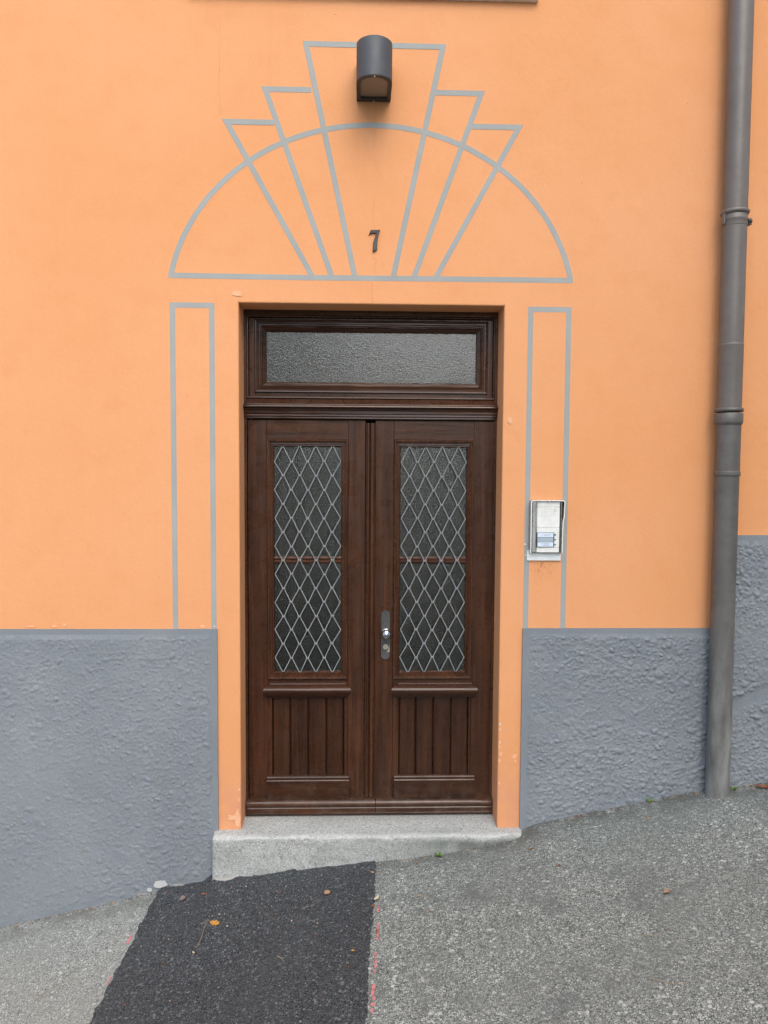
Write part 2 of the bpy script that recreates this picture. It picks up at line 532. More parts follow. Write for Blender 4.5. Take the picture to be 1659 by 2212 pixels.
PINK = mat_paint('marking_spray_paint', (.72, .20, .20), (.60, .22, .22), worn=(.22, .2, .19), wscale=130)
HALL = mat_plain('hallway_paint', (.34, .34, .28), .8)


# ------------------------------------------------------------------ the ground
PX = [-60, -1.787, -1.03, -.806, -.755, -.35, .035, .333, .70, .80, 1.14, 1.48, 1.657, 1.83, 1.967, 60]
PZ = [-11.6, -.474, -.302, -.262, -.226, -.180, -.135, -.103, -.036, .016, .085, .152, .184, .203, .22, 11.6]


def soft(z):
    return 5.0 * np.tanh(z / 5.0)


def ground_z(x, y):
    x = np.asarray(x, float); y = np.asarray(y, float)
    near = soft(np.interp(x, PX, PZ))
    far = soft(-.135 + .1915 * x)
    k = np.clip((-y - .02) / .75, 0, 1); k = k * k * (3 - 2 * k)
    z = near * (1 - k) + far * k
    return z + .012 * (vnoise(x * 1.9 + 40, y * 1.9 + 40, 3) - .5) * np.clip(-y / .3, 0, 1)


def lines(lo, hi, dense_lo, dense_hi, step):
    a = list(np.arange(dense_lo, dense_hi + 1e-6, step))
    s = step; p = dense_hi
    while p < hi: s *= 1.35; p += s; a.append(min(p, hi))
    s = step; p = dense_lo
    while p > lo: s *= 1.35; p -= s; a.insert(0, max(p, lo))
    return np.array(a)


gx = lines(-300, 300, -2.6, 3.0, .02); gy = lines(-300, .6, -2.4, .3, .02)
X, Y = np.meshgrid(gx, gy)
me = grid_me('ground', X, Y, ground_z(X, Y), len(gx), len(gy))
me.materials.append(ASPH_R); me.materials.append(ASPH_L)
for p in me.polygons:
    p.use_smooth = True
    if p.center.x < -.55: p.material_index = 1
ground = tag(link('ground', me), kind='structure')

# the trench patch of fresh asphalt, a few millimetres proud, from the doorstep across the street
py = np.concatenate([np.arange(.02, -2.4, -.012), -2.4 - np.geomspace(.02, 5.0, 24)])
us = np.linspace(0, 1, 90)
rows = []
for y in py:
    jl = .010 * (vnoise(np.array([y * 14.]), np.array([3.1]), 5)[0] - .5) + .010 * (vnoise(np.array([y * 70.]), np.array([1.1]), 6)[0] - .5)
    jr = .008 * (vnoise(np.array([y * 11.]), np.array([7.1]), 8)[0] - .5) + .009 * (vnoise(np.array([y * 75.]), np.array([2.1]), 9)[0] - .5)
    xl = -1.022 + .055 * y + jl; xr = .040 + .058 * y + jr
    rows.append(xl + us * (xr - xl))
X = np.array(rows); Y = np.repeat(py[:, None], len(us), 1)
edge = np.minimum(us, 1 - us)[None, :] * 1.06
Z = ground_z(X, Y) + .009 * np.clip(edge / .012, 0, 1) - .003
Z = Z + .004 * (vnoise(X * 55, Y * 55, 12) - .5) * np.clip(edge / .01, 0, 1)
Z = Z + .014 * np.clip((Y + .16) / .12, 0, 1) * vnoise(X * 16, Y * 16, 14) * (X < -.35)
patch = tag(link('asphalt_patch', grid_me('asphalt_patch', X, Y, Z, len(us), len(py)), ASPH_P, smooth=180), kind='structure')

# spray-paint survey marks along the cut edges
def blob(name, cx, cy, lx, ly, parent, m, seed, dz=.005, n=18):
    r = random.Random(seed)
    pts = []
    for k in range(n):
        a = 2 * pi * k / n; q = r.uniform(.6, 1.12)
        x = cx + lx * q * cos(a); y = cy + ly * q * sin(a)
        pts.append((x, y, float(ground_z(x, y)) + dz))
    v = pts + [(x, y, z - .004) for x, y, z in pts]
    f = [list(range(n)), list(range(n, 2 * n))[::-1]] + [[i, (i + 1) % n, n + (i + 1) % n, n + i] for i in range(n)]
    return link(name, mesh(name, v, f), m, parent)

marks = [(.030, -.47, .005, .022), (.024, -.63, .008, .06), (.012, -.82, .007, .065), (.000, -1.02, .009, .075), (-1.056, -.37, .009, .026), (-1.066, -.62, .004, .025)]
for i, (x, y, lx, ly) in enumerate(marks):
    r = random.Random(500 + i)
    for k in range(5):
        t = (k + .5) / 5 * 2 - 1
        blob('paint_mark', x + .058 * ly * t + r.uniform(-.4, .4) * lx, y + ly * t, lx * r.uniform(.35, 1.0), ly * r.uniform(.10, .24), ground, PINK, 40 + 7 * i + k, .0035, 13)

# ------------------------------------------------------------------ the house front
house = empty('house', (0, .15, 0))
tag(house, 'orange rendered house front with grey painted fan ornament and brown double door', 'house')

# wall slab with the door opening, arrises softly rounded
OW, OT, WT = .623, 2.515, .34
bm = bmesh.new()
xs = [-9, -OW, OW, 9]; zs = [-3, -.02, OT, 7]
fv = {}
for j, yv in enumerate((0, WT)):
    for a, x in enumerate(xs):
        for b, z in enumerate(zs): fv[a, b, j] = bm.verts.new((x, yv, z))
for a in range(3):
    for b in range(3):
        if (a, b) == (1, 1): continue
        bm.faces.new([fv[a, b, 0], fv[a + 1, b, 0], fv[a + 1, b + 1, 0], fv[a, b + 1, 0]])
        bm.faces.new([fv[a, b, 1], fv[a, b + 1, 1], fv[a + 1, b + 1, 1], fv[a + 1, b, 1]])
for (a, b), (c, d) in [((1, 1), (1, 2)), ((1, 2), (2, 2)), ((2, 2), (2, 1)), ((2, 1), (1, 1))]:
    bm.faces.new([fv[a, b, 0], fv[a, b, 1], fv[c, d, 1], fv[c, d, 0]])
for b in range(3):
    bm.faces.new([fv[0, b, 0], fv[0, b + 1, 0], fv[0, b + 1, 1], fv[0, b, 1]]); bm.faces.new([fv[3, b, 0], fv[3, b, 1], fv[3, b + 1, 1], fv[3, b + 1, 0]])
    bm.faces.new([fv[b, 3, 0], fv[b + 1, 3, 0], fv[b + 1, 3, 1], fv[b, 3, 1]]); bm.faces.new([fv[b, 0, 0], fv[b, 0, 1], fv[b + 1, 0, 1], fv[b + 1, 0, 0]])
arr = [e for e in bm.edges if all(abs(v.co.y) < 1e-6 and abs(abs(v.co.x) - OW) < 1e-6 for v in e.verts) and max(v.co.z for v in e.verts) <= OT + 1e-6 and min(v.co.z for v in e.verts) >= -.03 and len({round(v.co.z, 3) for v in e.verts} | {round(v.co.x, 3) for v in e.verts}) > 1]
arr = [e for e in arr if {round(v.co.z, 2) for v in e.verts} in ({-.02, round(OT, 2)}, {round(OT, 2)})]
bmesh.ops.bevel(bm, geom=arr, offset=.007, segments=3, affect='EDGES', profile=.5)
bmesh.ops.recalc_face_normals(bm, faces=bm.faces[:])
me = bpy.data.meshes.new('wall'); bm.to_mesh(me); bm.free()
tag(link('wall', me, PLASTER, house), 'smooth orange render around the doorway')

# painted ornament: thin coats of grey paint on the render
LW = .0245
def coat(name, pts, w=LW, closed=False, layer=0, label=None):
    o = ribbon(name, pts, w, -.0006 - .00016 * layer, .0004, STRIPE, house, closed)
    if label: tag(o, label)
    return o

HALF = [(0.934, 2.637), (0.904, 2.743), (0.861, 2.837), (0.824, 2.906), (0.787, 2.959), (0.743, 3.011), (0.695, 3.059), (0.576, 3.156), (0.406, 3.25), (0.0, 3.331)]      # x, z from the springing to the crown, measured
ARC_R = []
ax_ = np.array([p[0] for p in HALF]); az_ = np.array([p[1] for p in HALF])
ang = np.arctan2(az_ - 2.36, ax_); rad = np.hypot(ax_, az_ - 2.36)
cf = np.polyfit(np.abs(ang - pi / 2), rad, 3)
for k in range(97):
    t = ang[0] + (pi - 2 * ang[0]) * k / 96
    R_ = float(np.polyval(cf, abs(t - pi / 2)))
    ARC_R.append((-R_ * cos(t) * -1, 2.36 + R_ * sin(t)))
wob = random.Random(5)
coat('painted_arch', [(x + wob.uniform(-.0007, .0007), z + wob.uniform(-.0007, .0007)) for x, z in ARC_R], layer=1, label='wide grey painted arch line over the doorway')
coat('painted_baseline', [(-.945, 2.636), (-.3, 2.634), (.3, 2.636), (.945, 2.637)], layer=0, label='level grey line under the painted fan')
coat('painted_ray', [(-.082, 2.64), (-.309, 3.688), (.320, 3.688), (.097, 2.64)], layer=4, label='tall middle shape of the painted fan, behind the lamp')
for pts in ([(-.189, 2.64), (-.496, 3.483), (-.285, 3.483)], [(-.280, 2.64), (-.674, 3.334), (-.455, 3.334)],
            [(.194, 2.64), (.500, 3.483), (.288, 3.483)], [(.296, 2.64), (.678, 3.334), (.457, 3.334)]):
    coat('painted_ray', pts, layer=2 if abs(pts[0][0]) < .25 else 3)
for sgn in (-1, 1):
    x_out, x_in = .941 - LW / 2, .735 + LW / 2
    z_top = 2.513 - LW / 2
    coat('painted_pilaster', [(sgn * x_out, .978), (sgn * x_out, z_top), (sgn * x_in, z_top), (sgn * x_in, .978)], layer=0,
         label='tall thin grey outline painted beside the door' )

# hairline cracks in the render
CRACK = mat_paint('crack_shadow', (.60, .255, .10), (.55, .225, .09))
def crack(x, z0, z1, w, seed):
    r = random.Random(seed); pts = []; n = 26
    for k in range(n):
        x += r.uniform(-.004, .004); pts.append((x, z0 + (z1 - z0) * k / (n - 1)))
    ribbon('crack', pts, w, -.0008, .001, CRACK, house)
crack(.001, 2.52, 2.615, .0011, 1); crack(.006, 2.655, 2.74, .0010, 2); crack(-.70, 3.36, 3.80, .0008, 3); crack(.012, 2.87, 3.0, .0008, 4)

# chipped spots on arrises and plinth
def chip(x, z, w, h, seed, m=CHIP, y=-.0015, side=None):
    r = random.Random(seed); n = 11; pts = []
    for k in range(n):
        a = 2 * pi * k / n; q = r.uniform(.55, 1.2)
        pts.append((x + w * q * cos(a), z + h * q * sin(a)))
    return prism_y('paint_chip', pts, y, y + .004, m, house)
for i, (x, z, w, h, m) in enumerate([(.632, .51, .004, .007, CHIP), (.631, .483, .003, .006, CHIP), (.632, .42, .0025, .008, CHIP), (.631, .395, .0025, .008, CHIP), (.632, .33, .003, .010, CHIP), (.632, .215, .0025, .008, CHIP),
                                     (.637, .362, .008, .012, CHIP_O), (.706, .348, .012, .012, CHIP_O), (.708, .325, .006, .008, CHIP_O), (-.639, .055, .013, .05, CHIP_O), (-.667, .055, .022, .014, CHIP_O), (-.632, .14, .004, .012, CHIP_O),
                                     (-.631, .195, .0025, .007, CHIP), (-.63, 2.555, .025, .016, CHIP_O), (.657, 1.98, .010, .022, CHIP_O),
                                     (-.80, .992, .012, .006, CHIP_O), (-.745, .992, .003, .005, CHIP), (-1.61, .992, .022, .004, CHIP_O), (-1.50, .992, .014, .005, CHIP_O), (-1.45, .998, .007, .006, CHIP_O),
                                     (.738, 1.389, .008, .004, CHIP), (.744, 1.335, .004, .003, CHIP)]):
    chip(x, z, w, h, 60 + i, m, y=-.0012 - .00012 * i)

# roughcast plinth: troweled relief that dies out in a smooth band along its borders
def plinth(x0, x1, z0, z1, y_front, bands, label, step=.0034, groove=None, round_right=0.0, relief=.0068):
    nx = int((x1 - x0) / step) + 1; nz = int((z1 - z0) / step) + 1
    xs_ = np.linspace(x0, x1, nx); zs_ = np.linspace(z0, z1, nz)
    X, Z = np.meshgrid(xs_, zs_)
    c = vnoise(X * 3.4, Z * 3.4, 23)
    H = np.zeros_like(X)
    gr = np.random.default_rng(int(abs(x0) * 1000))
    st = (x1 - x0) / (nx - 1)
    cnt = int((x1 - x0) * (z1 - z0) * 9000)
    cx = gr.uniform(0, nx - 1, cnt); cz = gr.uniform(0, nz - 1, cnt)
    ra = np.exp(gr.normal(math.log(.0064), .42, cnt)) / st; rb = ra * gr.uniform(.5, 1.0, cnt); th = gr.normal(0, .7, cnt); hh = gr.uniform(.1, 1.0, cnt) ** 1.4 * np.clip(ra * st / .009, .4, 1.5)
    for q in range(cnt):                               # grains of thrown mortar, slumped and overlapping
        R_ = int(ra[q] + 1); i0, i1 = max(0, int(cx[q]) - R_), min(nx, int(cx[q]) + R_ + 2); j0, j1 = max(0, int(cz[q]) - R_), min(nz, int(cz[q]) + R_ + 2)
        u, w = np.meshgrid(np.arange(i0, i1) - cx[q], np.arange(j0, j1) - cz[q])
        ct, sn = math.cos(th[q]), math.sin(th[q])
        d2 = ((u * ct + w * sn) / ra[q]) ** 2 + ((-u * sn + w * ct) / rb[q]) ** 2
        H[j0:j1, i0:i1] = np.maximum(H[j0:j1, i0:i1] * .92 + 0, np.clip(1 - d2, 0, 1) ** .6 * hh[q] + .30 * H[j0:j1, i0:i1] * (d2 < 1))
    h = H + .30 * vnoise(X * 150, Z * 170, 24) + .20 * vnoise(X * 60, Z * 70, 22) + .5 * (vnoise(X * 13, Z * 13, 27) - .5)
    amp = relief * (.62 + .38 * np.clip((c - .22) / .4, 0, 1))
    fade = np.ones_like(X)
    if 'top' in bands: fade *= np.clip((z1 - Z - .026) / .022, 0, 1)
    if 'right' in bands: fade *= np.clip((x1 - X - .026) / .018, 0, 1)
    if 'left' in bands: fade *= np.clip((X - x0 - .028) / .018, 0, 1)
    if groove is not None:
        gx0, gz0, gx1, gz1, gw = groove
        dist = np.abs((Z - gz0) - (X - gx0) * (gz1 - gz0) / (gx1 - gx0))
        fade *= np.clip((dist - gw) / .03, .08, 1)
    Yv = y_front - .003 * fade - amp * fade * h + .010 * (vnoise(X * 2.2, Z * 2.2, 31) - .5) * fade
    if round_right: Yv = Yv + .5 * np.clip(X - (x1 - round_right), 0, 1) ** 2 / round_right
    # closed slab: front grid plus a skirt back into the wall
    v = np.stack([X.ravel(), Yv.ravel(), Z.ravel()], 1).tolist()
    idx = np.arange(nx * nz).reshape(nz, nx)
    f = np.stack([idx[:-1, :-1].ravel(), idx[:-1, 1:].ravel(), idx[1:, 1:].ravel(), idx[1:, :-1].ravel()], 1).tolist()
    ring = list(idx[0, :]) + list(idx[1:, -1]) + list(idx[-1, -2::-1]) + list(idx[-2:0:-1, 0])
    base = len(v)
    for q in ring: v.append([v[q][0], .02, v[q][2]])
    n = len(ring)
    for k in range(n): f.append([int(ring[k]), base + k, base + (k + 1) % n, int(ring[(k + 1) % n])])
    me = bpy.data.meshes.new('plinth'); me.from_pydata(v, [], f); me.update()
    return tag(link('plinth', me, ROUGH, house, smooth=50), label)

plinth(-2.3, -.731, -.85, .980, -.012, ('top', 'right'), 'bluish grey roughcast plinth at the low end of the slope', relief=.0034)
plinth(.733, 1.70, -.25, .982, -.012, ('top', 'left'), 'bluish grey roughcast plinth between door and drainpipe', round_right=.06)
plinth(1.668, 2.5, -.1, 1.436, -.014, ('top',), 'taller grey roughcast plinth beyond the drainpipe', groove=(1.7, .56, 2.0, .70, .022), relief=.008)
for i, (x, z, w, h) in enumerate([(-1.005, -.262, .045, .018), (-1.06, -.290, .014, .010), (-1.09, -.315, .03, .010), (-.93, -.268, .03, .008)]):
    chip(x, z, w, h, 90 + i, CHIP_G if i < 2 else MORTAR, y=-.022)

# stone window sill overhead
sill_m = mat_paint('weathered_stone', (.80, .75, .65), (.70, .66, .57), bump=.9, worn=(.55, .5, .44))
tag(box('window_sill', -.84, .757, -.030, .05, 3.8945, 3.97, sill_m, house, .006, 2), 'underside of a stone sill above the lamp')

# hallway behind the glass
bm = bmesh.new(); bmesh.ops.create_cube(bm, size=1)
for v in bm.verts: v.co = Vector((v.co.x * 1.9, .335 + (v.co.y + .5) * 4.0, -.01 + (v.co.z + .5) * 2.8))
fr = [f for f in bm.faces if all(abs(v.co.y - .335) < 1e-6 for v in f.verts)]
bmesh.ops.delete(bm, geom=fr, context='FACES_ONLY')
bmesh.ops.reverse_faces(bm, faces=bm.faces[:])
me = bpy.data.meshes.new('hallway'); bm.to_mesh(me); bm.free()
link('hallway', me, HALL, house)

# ------------------------------------------------------------------ door frame and fanlight
FY = .160                                              # face of the joinery
frame = empty('door_frame', (0, FY, 0), house)
for s in (-1, 1):
    x0, x1 = sorted((s * .640, s * .610))
    box('jamb', x0, x1, FY - .004, .25, .0, 2.50, WOOD_V, frame, .003, 2)
box('head', -.640, .640, FY - .006, .25, 2.490, 2.530, WOOD_H, frame, .003, 2)
sweep_frame('frame_bead', -.6105, .6105, 2.088, 2.4905, [(0, FY + .02), (0, FY + .002), (.003, FY - .003), (.008, FY - .002), (.010, FY + .004), (.012, FY + .02)], WOOD_H, frame)
# transom rail: sloping drip board, crown and reeded moulding
prism_x('drip_board', [(.25, 2.088), (FY + .004, 2.088), (FY - .022, 2.060), (FY - .024, 2.056), (.25, 2.056)], -.612, .612, WOOD_H, frame)
crown = [(.25, 2.056), (FY - .030, 2.056), (FY - .040, 2.051), (FY - .042, 2.046), (FY - .038, 2.041), (FY - .028, 2.039), (FY - .027, 2.032),
         (FY - .021, 2.026), (FY - .0215, 2.014), (FY - .016, 2.010), (FY - .017, 2.002), (FY - .009, 1.998), (FY - .010, 1.991), (FY - .002, 1.986), (.25, 1.986)]
prism_x('crown_moulding', crown, -.622, .622, WOOD_MH, frame, smooth=30)

transom = empty('transom_window', (0, FY, 2.1), house)
tag(transom, 'fanlight of pebbled glass above the door leaves')
for (x0, x1, z0, z1, nm, m) in [(-.5985, -.570, 2.0885, 2.4785, 'stile', WOOD_V), (.570, .5985, 2.0885, 2.4785, 'stile', WOOD_V), (-.5695, .5695, 2.4685, 2.4785, 'rail', WOOD_H), (-.5695, .5695, 2.0885, 2.118, 'rail', WOOD_H)]:
    box(nm, x0, x1, FY + .006, .22, z0, z1, m, transom, .0015)
tm = [(0, .21), (0, FY + .002), (.004, FY - .004), (.009, FY - .003), (.011, FY + .004), (.018, FY + .004), (.019, FY + .010), (.027, FY + .009), (.028, FY + .016), (.034, FY + .015), (.036, FY + .021), (.052, FY + .030), (.055, FY + .034), (.055, .21)]
sweep_frame('moulding', -.571, .574, 2.116, 2.470, tm, WOOD_MH, transom)
box('glass_pane', -.522, .525, FY + .036, FY + .041, 2.164, 2.422, GLASS_T, transom, 0)

# ------------------------------------------------------------------ the two leaves
def leaf(xo, xi, sgn, m_out, m_in, label, weather_x, planks, kick, shelf, has_lock):
    """xo / xi: outer and meeting edge; m_*: moulding edges"""
    L = empty('door_leaf', ((xo + xi) / 2, FY, 0), house)
    tag(L, label)
    Yf, Yb = FY + .006, FY + .052
    a, b = sorted((xo, xi)); ma, mb = sorted((m_out, m_in))
    box('stile', a, ma, Yf, Yb, .010, 1.983, WOOD_V, L, .0012)
    box('stile', mb, b, Yf, Yb, .010, 1.983, WOOD_V, L, .0012)
    box('rail', ma + .0006, mb - .0006, Yf + .0005, Yb, 1.889, 1.983, WOOD_H, L, .0012)
    box('rail', ma + .0006, mb - .0006, Yf + .0005, Yb, .598, .688, WOOD_H, L, .0012)
    box('rail', ma + .0006, mb - .0006, Yf + .0005, Yb, .010, .172, WOOD_H, L, .0012)
    # glazing moulding
    pm = [(0, FY + .045), (0, FY - .001), (.0035, FY - .007), (.009, FY - .006), (.011, FY + .001), (.016, FY + .001), (.0175, FY + .007), (.023, FY + .006), (.0245, FY + .013), (.030, FY + .012), (.034, FY + .018), (.034, FY + .045)]
    sweep_frame('moulding', ma, mb, .690, 1.888, pm, WOOD_MV, L)
    ga, gb = ma + .034, mb - .034
    box('glass_pane', ga - .003, gb + .003, FY + .030, FY + .034, .720, 1.286, GLASS, L, 0)
    box('glass_pane', ga - .003, gb + .003, FY + .030, FY + .034, 1.290, 1.858, GLASS, L, 0)
    prism_x('glazing_bar', [(FY + .044, 1.271), (FY + .022, 1.271), (FY + .016, 1.277), (FY + .016, 1.284), (FY + .020, 1.288), (FY + .016, 1.292), (FY + .016, 1.299), (FY + .022, 1.306), (FY + .044, 1.306)], ga, gb, WOOD_H, L, smooth=30)
    # boards
    for p0, p1 in zip(planks[:-1], planks[1:]):
        me_ = prism_y('plank', [(p0 + .0016, .160), (p1 - .0016, .160), (p1 - .0016, .605), (p0 + .0016, .605)], FY + .0145, FY + .034, WOOD_D, L)
        bm_ = bmesh.new(); bm_.from_mesh(me_.data)
        es = [e for e in bm_.edges if all(abs(w.co.y - (FY + .0145)) < 1e-6 for w in e.verts) and abs(e.verts[0].co.x - e.verts[1].co.x) < 1e-6]
        bmesh.ops.bevel(bm_, geom=es, offset=.0065, segments=3, affect='EDGES', profile=.3)
        bm_.to_mesh(me_.data); bm_.free()
    box('backing', planks[0], planks[-1], FY + .0345, FY + .05, .15, .61, WOOD_D, L, 0)
    for q, s_ in ((planks[0], -1), (planks[-1], 1)):
        x0, x1 = sorted((q + s_ * .001, (ma if s_ < 0 else mb)))
        if x1 - x0 > .004: box('board_stop', x0, x1, Yf + .001, FY + .034, .172, .600, WOOD_V, L, .0025)
    # weather rail below the glass
    s0, s1 = shelf
    prism_x('shelf_cap', [(FY + .01, .671), (FY - .010, .671), (FY - .014, .667), (FY - .014, .657), (FY + .01, .657)], s0 + .034, s1 - .028, WOOD_H, L)
    prof = [(FY + .01, .6575), (FY - .014, .6575), (FY - .028, .6545), (FY - .036, .649), (FY - .040, .641), (FY - .040, .631), (FY - .036, .622), (FY - .024, .618), (FY - .020, .609), (FY - .010, .604), (FY - .008, .597), (FY + .01, .597)]
    v, f = [], []
    n = len(prof)
    for e, (xe, d) in enumerate(((s0, 1), (s1, -1))):
        for y, z in prof: v.append((xe + d * .52 * (y - (FY - .040)), y, z))
    f = [[i, (i + 1) % n, n + (i + 1) % n, n + i] for i in range(n)] + [list(range(n)), list(range(n, 2 * n))]
    link('weather_rail', mesh('weather_rail', v, f), WOOD_MH, L, smooth=30)
    # kick board with a chamfered cap
    k0, k1 = kick
    prism_x('kick_board', [(FY + .01, .199), (FY - .010, .199), (FY - .016, .196), (FY - .019, .190), (FY - .017, .186), (FY - .028, .183), (FY - .031, .179), (FY - .029, .175), (FY - .029, .080), (FY + .01, .080)], k0, k1, WOOD_K, L)
    w0, w1 = weather_x
    prism_x('weatherboard', [(FY + .02, .086), (FY - .008, .085), (FY - .026, .082), (FY - .037, .076), (FY - .043, .067), (FY - .044, .058), (FY - .040, .050), (FY - .0385, .046), (FY - .041, .042), (FY - .041, .022), (FY - .043, .018), (FY - .041, .012), (FY - .036, .006), (FY + .02, .006)], w0, w1, WOOD_MH, L, smooth=32)
    # dowel heads
    for px, pz in ((ma - .03, 1.93), (mb + .03, 1.93), (ma - .03, .64), (mb + .03, .64)):
        lathe('dowel', [(.004, 0), (.0038, .0012), (.002, .0022)], '-y', (px, Yf + .0002, pz), WOOD_V, L, 10)
    # iron lattice of bent strips tied by clips
    h = [ga + .0035 + (gb - ga - .007) * k / 8 for k in range(9)]
    zt, zb = 1.850, .727
    zz = [zt + (zb - zt) * k / 16 for k in range(17)]
    gyf, gyb = FY + .011, FY + .0165
    jr = random.Random(int(abs(xo) * 1000) + has_lock)
    jx = {(k, c): (jr.uniform(-.0016, .0016), jr.uniform(-.0022, .0022)) for k in range(17) for c in range(9)}
    for j in range(8):
        pts = []
        for k in range(17):
            right = (k + j) % 2 == 0
            c = j + 1 if right else j
            dx, dz = jx[k, c]
            off = -.0026 if right else .0026
            if c in (0, 8): off = 0
            x = h[c] + dx + off; z = zz[k] + dz
            s = 1 if right else -1
            if 0 < k < 16:
                pts += [(x - s * .0030, z + .0060), (x, z + .0022), (x, z - .0022), (x - s * .0030, z - .0060)]
            else: pts.append((x, z + (.004 if k == 0 else -.004)))
        ribbon('grille_strand', pts, .0047, gyf, gyb, GRILLE, L)
    for k in range(1, 16):
        for c in range(9):
            if c in (0, 8) or (k + c) % 2 == 0: continue
            dx, dz = jx[k, c]
            o = link('grille_clip', CLIP, None, L, loc=(0, 0, 0))
            o.location = Vector((h[c] + dx, gyf - .0022, zz[k] + dz)) - 0 * Vector()
            o.matrix_parent_inverse = WORLD_OF(L).inverted()
    return L

CLIP = box_me('grille_clip', -.0094, .0094, 0, .009, -.0036, .0036, .0014)
_c2 = box_me('clip_lip', -.0078, .0078, -.0006, .009, -.0064, -.0040, .0006)
bm = bmesh.new(); bm.from_mesh(CLIP); bm.from_mesh(_c2); bm.to_mesh(CLIP); bm.free()
CLIP.materials.append(GRILLE)

left = leaf(-.6075, -.0275, -1, -.513, -.112, 'door leaf without a handle, carrying the meeting strip', (-.617, .0285),
            [-.490, -.401, -.311, -.220, -.130], (-.515, -.104), (-.532, -.095), 0)
right = leaf(.6165, .0225, 1, .512, .114, 'door leaf carrying the knob and lock', (.0315, .630),
             [.147, .233, .322, .413, .500], (.124, .530), (.107, .541), 1)
# meeting strip of two reeds
prof = [(-.0265, FY + .02), (-.0265, FY - .008), (-.0235, FY - .012), (-.0195, FY - .010), (-.0165, FY - .013), (-.0095, FY - .013), (-.0075, FY - .007), (-.0045, FY - .004), (-.0015, FY - .007),
        (.0005, FY - .014), (.0060, FY - .016), (.0125, FY - .015), (.0155, FY - .010), (.0185, FY - .012), (.0215, FY - .008), (.0215, FY + .005)]
v = [(x, y, z) for z in (.087, 1.970) for x, y in prof]; n = len(prof)
link('meeting_strip', mesh('meeting_strip', v, [[i, (i + 1) % n, n + (i + 1) % n, n + i] for i in range(n)] + [list(range(n)), list(range(n, 2 * n))]), WOOD_V, left, smooth=25)

# handle plate, knob, lock
px0, px1, pz0, pz1 = .0555, .0985, .789, 1.036
arc = lambda zc, s: [(.077 + .0215 * math.sin(a), zc + s * (.004 + .012 * math.cos(a * 1.0) - .008)) for a in [(-1 + 2 * k / 8) * 1.35 * s for k in range(9)]]
out = [(px0, pz0 + .012), (px0, pz1 - .012)] + [(px0 + (px1 - px0) * k / 8, pz1 - .012 + .012 * math.sin(pi * k / 8) ** .7) for k in range(1, 8)] + [(px1, pz1 - .012), (px1, pz0 + .012)] + [(px1 - (px1 - px0) * k / 8, pz0 + .012 - .012 * math.sin(pi * k / 8) ** .7) for k in range(1, 8)]
PL = STEEL
plate = prism_y('handle_plate', out, FY + .0005, FY + .008, PL, right, bev=.0015)
for zc in (.988, .972, .956, .818):
    ribbon('chevron_groove', [(.062, zc + .012), (.077, zc), (.092, zc + .012)], .0016, FY - .0004, FY + .002, CHROME if zc == .972 else STEEL, right)
prism_y('worn_spot', [(.0965, .868), (.0978, .845), (.0978, .826), (.082, .826), (.089, .835), (.0925, .846)], FY - .0002, FY + .003, mat_plain('bare_worn_metal', (.55, .53, .47), .4, .6), right)
lathe('plate_screw', [(.0038, 0), (.0035, .0015), (.001, .002)], '-y', (.077, FY + .0006, 1.024), STEEL, right, 12)
lathe('knob', [(.019, 0), (.020, .003), (.012, .006), (.010, .022), (.016, .028), (.0235, .035), (.0258, .044), (.0245, .052), (.018, .060), (.009, .0645), (.0065, .066), (.0055, .0685), (.002, .0695)], '-y', (.079, FY + .001, .926), CHROME, right, 20, 35, 1, .07)
lathe('lock_cylinder', [(.0128, 0), (.0128, .004), (.0115, .0055), (.0112, .0050), (.001, .0052)], '-y', (.077, FY + .001, .853), BRASS, right, 24)
prism_y('keyhole', [(.0762, .8475), (.0778, .8475), (.0774, .8535), (.0786, .8555), (.0782, .8575), (.077, .8582), (.0758, .8575), (.0754, .8555), (.0766, .8535)], FY - .0052, FY - .002, BLACK, right)

